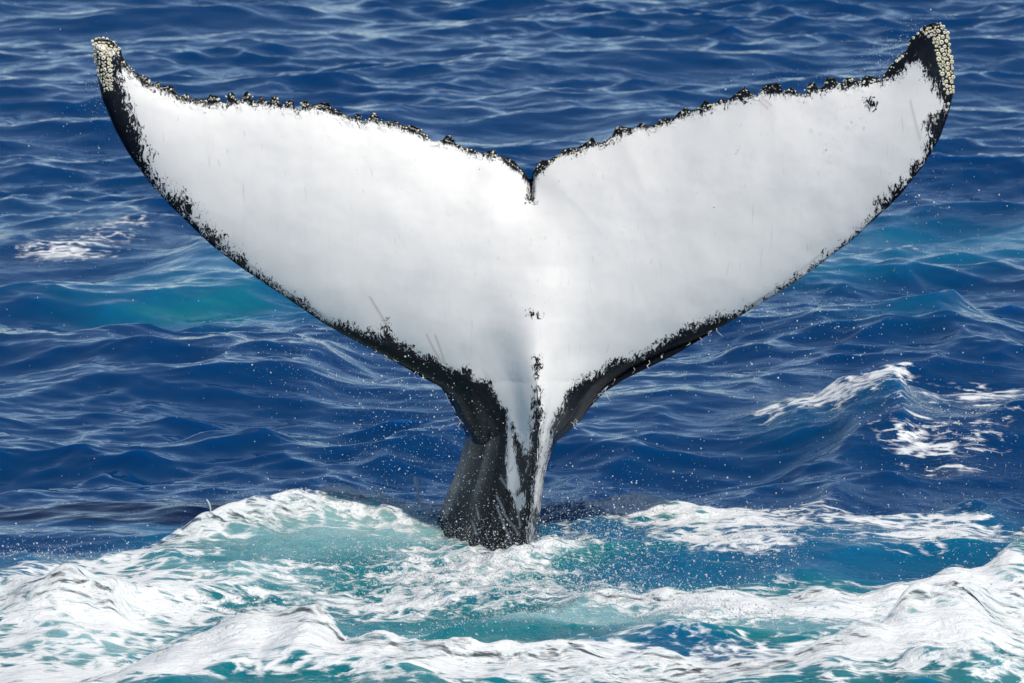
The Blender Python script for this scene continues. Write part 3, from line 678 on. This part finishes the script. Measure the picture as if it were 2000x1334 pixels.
# ------------------------------------------------------------------ barnacles
def barnacle_mesh(v):
    rs = [(1.0, 0.0), (0.78, 0.62), (0.46, 0.80), (0.34, 0.48)]; n = 8; g = np.random.default_rng(v)
    co = []
    for r, z in rs:
        for k in range(n):
            a = 2 * math.pi * k / n; w = 1 + g.uniform(-.10, .10)
            co.append((r * w * math.cos(a), r * w * math.sin(a), z))
    co.append((0, 0, 0.42))
    q = [(j * n + k, j * n + (k + 1) % n, (j + 1) * n + (k + 1) % n, (j + 1) * n + k) for j in range(3) for k in range(n)]
    tr = [(3 * n + k, 3 * n + (k + 1) % n, 4 * n) for k in range(n)]
    return mesh_np('barnacle', np.array(co), q, tr, {'pit': [0] * (3 * n) + [.35] * n + [1]})
BM = [barnacle_mesh(v) for v in range(4)]
for m in BM: m.materials.append(M_BARN)
CL_L = [(180, 79), (195, 73), (216, 78), (236, 96), (231, 103), (217, 98), (218, 122), (220, 149), (219, 176), (204, 180), (199, 164), (193, 149), (189, 134), (183, 110)]
CL_R = [(1803, 62), (1822, 46), (1840, 45), (1853, 66), (1856, 92), (1860, 130), (1864, 182), (1847, 186), (1840, 155), (1832, 125), (1826, 95), (1821, 74), (1806, 70)]
def cluster(poly, rmin, rmax, want, seed):
    g = np.random.default_rng(seed); pts = []
    lo = np.min(poly, 0); hi = np.max(poly, 0)
    for k in range(9000):
        if len(pts) >= want: break
        p = g.uniform(lo, hi)
        if not inside(p[None], poly)[0]: continue
        r = g.uniform(rmin, rmax) * (1 - 0.3 * k / 9000)
        if all((p[0] - a) ** 2 + (p[1] - b) ** 2 > (0.86 * (r + c)) ** 2 for a, b, c in pts): pts.append((p[0], p[1], r))
    return pts
def add_barnacle(px, py, r, k):
    p, nrm = skin_at(px, py)
    o = bpy.data.objects.new('barnacle', BM[k % 4]); COL.objects.link(o); o.parent = whale
    rr = r / 400.0
    rot = nrm.to_track_quat('Z', 'Y').to_matrix().to_4x4() @ Matrix.Rotation(random.uniform(0, 6.28), 4, 'Z')
    o.matrix_world = Matrix.Translation(p - nrm * rr * .15) @ rot @ Matrix.Diagonal((rr, rr, rr * random.uniform(.7, 1.0), 1))
for i, (a, b, r) in enumerate(cluster(CL_L, 2.0, 5.0, 130, 3)): add_barnacle(a, b, r, i)
for i, (a, b, r) in enumerate(cluster(CL_R, 2.2, 5.6, 130, 4)): add_barnacle(a, b, r, i)
for i, (a, b) in enumerate([(1757, 115), (1751, 119), (1762, 110), (1784, 74), (1793, 66), (1852, 203), (1848, 215), (1800, 58), (1812, 53)]): add_barnacle(a, b, 3.6, i)

# tiny barnacles crusting the trailing edge and its knobs
def crust():
    g = np.random.default_rng(9); cos, qs, ts = [], [], []; base = 0
    src = BM[0]; v0 = np.array([v.co[:] for v in src.vertices])
    pq = [tuple(p.vertices) for p in src.polygons]
    for side, tr in ((-1, TRAIL_L), (1, TRAIL_R)):
        pts = resample(tr, g.uniform(0.02, 0.93, 260))
        for (a, b) in pts:
            a += g.normal(0, 2.5); b += abs(g.normal(0, 4.5)) + 2.0
            r = g.choice([0.9, 1.3, 1.8, 2.4], p=[.4, .35, .17, .08])
            p, n = skin_at(a, b)
            m = n.to_track_quat('Z', 'Y').to_matrix()
            rr = r / 400.0
            w = (np.array(m) @ (v0 * np.array([rr, rr, rr * .9])).T).T + np.array(p - n * rr * .1)
            cos.append(w)
            for q in pq: (qs if len(q) == 4 else ts).append([base + i for i in q])
            base += len(v0)
    return mesh_np('barnacle_crust', np.vstack(cos), qs, ts, {'pit': np.zeros(base)})
link('barnacle_crust', crust(), M_BARN, whale, kind='stuff')

# ------------------------------------------------------------------ splashes and spray
def ico(sub=0):
    p = (1 + 5 ** .5) / 2
    v = np.array([(-1, p, 0), (1, p, 0), (-1, -p, 0), (1, -p, 0), (0, -1, p), (0, 1, p), (0, -1, -p), (0, 1, -p), (p, 0, -1), (p, 0, 1), (-p, 0, -1), (-p, 0, 1)], float)
    v /= np.linalg.norm(v[0])
    f = np.array([(0, 11, 5), (0, 5, 1), (0, 1, 7), (0, 7, 10), (0, 10, 11), (1, 5, 9), (5, 11, 4), (11, 10, 2), (10, 7, 6), (7, 1, 8), (3, 9, 4), (3, 4, 2), (3, 2, 6), (3, 6, 8), (3, 8, 9), (4, 9, 5), (2, 4, 11), (6, 2, 10), (8, 6, 7), (9, 8, 1)])
    return v, f
IV, IF = ico()
def drops(name, label, pts, rad, stretch=None):
    pts = np.asarray(pts); rad = np.asarray(rad); n = len(pts)
    g = np.random.default_rng(n)
    sc = np.stack([rad * g.uniform(.75, 1.2, n), rad * g.uniform(.75, 1.2, n), rad * g.uniform(.8, 1.5, n)], 1)
    co = (IV[None] * sc[:, None] + pts[:, None]).reshape(-1, 3)
    f = (IF[None] + 12 * np.arange(n)[:, None, None]).reshape(-1, 3)
    link(name, mesh_np(name, co, None, f), M_DROP, label=label, cat='spray', kind='stuff')

def cloud(n, px, py, sx, sy, y0, y1, g):
    a = g.normal(px, sx, n); b = g.normal(py, sy, n); y = g.uniform(y0, y1, n)
    return np.stack(on_depth(a, b, y), 1)
def rads(n, g, lo=.0018, mean=.0012, hi=.009): return 0.53 * np.minimum(lo * g.uniform(.5, 1.1, n) + g.exponential(mean, n) * g.uniform(.3, 1.8, n), hi)
FL_L = LEADL + TRAIL_L[::-1]; FL_R = LEADR + TRAIL_R[::-1]
def wet(P, R_):                                    # keep the drops that are above the water
    a, b = to_px(P[:, 0], P[:, 1], P[:, 2]); q = np.stack([a, b], 1)
    on = (inside(q, FL_L) | inside(q, FL_R)) & (b < 660) & (np.random.default_rng(2).uniform(size=len(P)) > .06)
    k = (P[:, 2] > 0.03) & ~on; return P[k], R_[k]

g = np.random.default_rng(77)
P = np.vstack([cloud(150, 190, 160, 14, 40, -.5, -.1, g), cloud(160, 175, 260, 60, 70, -.6, .3, g), cloud(30, 100, 420, 70, 60, -.4, .4, g)])
drops('spray', 'fine spray flying off the left fluke tip', *wet(P, rads(len(P), g, .0016, .0009)))
P = np.vstack([cloud(230, 1740, 105, 26, 22, -.45, -.1, g), cloud(120, 1790, 60, 22, 14, -.4, -.1, g), cloud(160, 1620, 150, 110, 14, -.4, .2, g)])
drops('spray', 'fine spray rising from the trailing edge near the right fluke tip', *wet(P, rads(len(P), g, .0015, .0008)))
P = np.vstack([cloud(170, 1780, 380, 90, 50, -.6, .5, g), cloud(420, 1580, 610, 120, 60, -.8, .5, g), cloud(220, 1500, 720, 200, 60, -.8, .5, g), cloud(110, 1800, 780, 140, 90, -.6, .5, g), cloud(50, 1900, 560, 80, 120, -.6, .4, g)])
drops('spray', 'scattered droplets in the air below the right fluke', *wet(P, rads(len(P), g, .0022, .0016)))
P = np.vstack([cloud(500, 620, 690, 110, 40, -.8, .3, g), cloud(750, 780, 780, 90, 70, -.8, .3, g), cloud(420, 800, 880, 110, 50, -.8, .3, g), cloud(90, 350, 620, 160, 80, -.6, .4, g), cloud(60, 300, 850, 200, 90, -.6, .4, g)])
drops('spray', 'dense droplets falling below the left fluke', *wet(P, rads(len(P), g, .0018, .0012)))
P = np.vstack([cloud(550, 930, 1000, 70, 55, -1.0, -.45, g), cloud(1500, 930, 1075, 190, 30, -1.2, -.2, g), cloud(500, 700, 1010, 90, 40, -.7, -.1, g), cloud(110, 960, 850, 50, 90, -.9, -.5, g)])
drops('spray', 'droplets bursting in front of the whale stock', *wet(P, rads(len(P), g, .0016, .0011)))
P = np.vstack([cloud(3200, 940, 1060, 160, 38, -1.1, .1, g), cloud(1800, 1150, 1040, 130, 40, -.9, .3, g), cloud(1200, 720, 1050, 120, 34, -.8, .2, g)])
drops('mist', 'fine mist hanging over the splash at the foot of the whale stock', *wet(P, rads(len(P), g, .0011, .0005)))
P = np.vstack([cloud(900, 1170, 1010, 100, 30, -.8, .3, g), cloud(700, 1350, 1040, 180, 40, -.9, .2, g), cloud(260, 1650, 1000, 160, 40, -.7, .4, g), cloud(200, 1280, 900, 130, 40, -.5, .3, g)])
drops('spray', 'splashing droplets over the churned water right of the whale stock', *wet(P, rads(len(P), g, .0018, .0013)))

def froth(n, px, py, rx, ry, g, zmax=.10, rmul=1.0):       # beads of water leaping off the churned surface
    a = g.normal(px, rx, n); b = g.normal(py, ry, n)
    x, y = on_level(a, b, 0.03)
    X, Y, Z, *_ = sea(x, y)
    k = (np.abs(x) < 3.2) & (y > -4.4)
    return np.stack([X, Y, Z + g.exponential(zmax * .35, n)], 1)[k], (rads(n, g, .002, .0018, .010) * rmul)[k]
sets = [froth(4200, 900, 1125, 170, 32, g), froth(1500, 1180, 1120, 130, 36, g), froth(900, 1120, 1190, 170, 26, g, .04), froth(1300, 1400, 1210, 90, 18, g, .08), froth(600, 640, 1090, 130, 40, g, .05)]
drops('froth', 'fizzing beads of water covering the surface below the whale stock', np.vstack([s[0] for s in sets]), np.concatenate([s[1] for s in sets]))
sets = [froth(1200, 560, 985, 150, 14, g, .10), froth(700, 100, 1080, 110, 18, g, .08), froth(700, 480, 1165, 60, 12, g, .08), froth(500, 760, 1240, 160, 10, g, .05)]
drops('froth', 'beads thrown off the foam crests left of the whale', np.vstack([s[0] for s in sets]), np.concatenate([s[1] for s in sets]))
sets = [froth(900, 1490, 1085, 60, 22, g, .10), froth(900, 1250, 1130, 120, 14, g, .06), froth(700, 1900, 1060, 120, 30, g, .07), froth(700, 1750, 1210, 180, 24, g, .05), froth(500, 1850, 880, 110, 34, g, .05)]
drops('froth', 'beads thrown off the foam crests right of the whale', np.vstack([s[0] for s in sets]), np.concatenate([s[1] for s in sets]))

# tubes of water: jets, loops and drips
def tube(path, rad, n=8):
    path = np.asarray(path, float); m = len(path); rad = np.interp(np.linspace(0, 1, m), np.linspace(0, 1, len(rad)), rad)
    co = []; up = Vector((0.3, -1, 0.2)).normalized()
    for i in range(m):
        tg = Vector(path[min(i + 1, m - 1)] - path[max(i - 1, 0)]).normalized()
        a = tg.cross(up).normalized(); b = tg.cross(a)
        for k in range(n):
            th = 2 * math.pi * k / n; w = rad[i] * (1 + .12 * math.sin(3 * th + i))
            co.append(Vector(path[i]) + a * w * math.cos(th) + b * w * math.sin(th))
    q = [(i * n + k, i * n + (k + 1) % n, (i + 1) * n + (k + 1) % n, (i + 1) * n + k) for i in range(m - 1) for k in range(n)]
    co.append(Vector(path[0])); co.append(Vector(path[-1]))
    t = [(k, m * n, (k + 1) % n) for k in range(n)] + [((m - 1) * n + k, (m - 1) * n + (k + 1) % n, m * n + 1) for k in range(n)]
    return [tuple(c) for c in co], q, t
def spline(ctrl, n=18):
    c = np.asarray(ctrl, float); c = np.vstack([2 * c[0] - c[1], c, 2 * c[-1] - c[-2]]); out = []
    segs = len(c) - 3
    for i in range(segs):
        for u in np.linspace(0, 1, max(2, n // segs), endpoint=(i == segs - 1)):
            p0, p1, p2, p3 = c[i:i + 4]
            out.append(.5 * (2 * p1 + (p2 - p0) * u + (2 * p0 - 5 * p1 + 4 * p2 - p3) * u * u + (3 * p1 - p0 - 3 * p2 + p3) * u ** 3))
    return np.array(out)
def jet(label, tubes, y, mat=None, name='splash_jet', kind=None):
    cos, qs, ts = [], [], []; b = 0
    for ctrl, rad in tubes:
        pts = [(*[float(v) for v in on_depth(a, c, y + (d[0] if d else 0))],) for a, c, *d in ctrl]
        co, q, t = tube(spline(pts), [r / 400.0 for r in rad])
        cos += co; qs += [[b + i for i in f] for f in q]; ts += [[b + i for i in f] for f in t]; b += len(co)
    return link(name, mesh_np(name, np.array(cos), qs, ts, {'thick': np.full(len(cos), .1), 'cover': np.full(len(cos), 1.0)}), mat or M_JET, label=label, cat='spray' if kind else 'splash', kind=kind)
jet('thin upright water jet with a round head left of the whale stock', [([(820, 985), (817, 968), (815, 952), (812, 938), (809, 930)], [5, 2.6, 1.8, 3.4, 4.4, 1])], .75)
jet('small hooked water jet above the left foam bank', [([(408, 1024), (410, 1012), (411, 995), (407, 982), (403, 975)], [5, 2.0, 1.6, 2.8, 1])], .55)

# glassy drips hanging from the edges of the flukes
gd = random.Random(4); tubes = []
for k in range(16):
    a = gd.uniform(1110, 1420); b = np.interp(a, [1117, 1145, 1198, 1246, 1299, 1355, 1415], [827, 803, 744, 716, 692, 668, 635]) - 2
    L = gd.uniform(6, 30) * (1.0 if a < 1300 else .6)
    c = [(a, b)]; x = a
    for j in range(3): x += gd.uniform(-7, 7); c.append((x, b + L * (j + 1) / 3, gd.uniform(-.03, .03)))
    tubes.append((c, [.8, .4, .5, .8, .2]))
jet('thin glassy strands of water dripping under the right fluke', tubes, -.02, M_DROP, 'water_drip', 'stuff')
tubes = []
for k in range(12):
    a = gd.uniform(730, 905); b = np.interp(a, [720, 760, 801, 841, 862, 878, 890, 906], [679, 700, 722, 742, 758, 783, 811, 839]) - 2
    L = gd.uniform(5, 20); x = a; c = [(a, b)]
    for j in range(3): x += gd.uniform(-4, 4); c.append((x, b + L * (j + 1) / 3, gd.uniform(-.03, .03)))
    tubes.append((c, [.8, .4, .5, .7, .2]))
jet('thin glassy strands of water dripping under the left fluke root', tubes, .0, M_DROP, 'water_drip', 'stuff')
print('foam quads', nf, 'sea quads', len(quads), 'body', len(body_me.polygons))
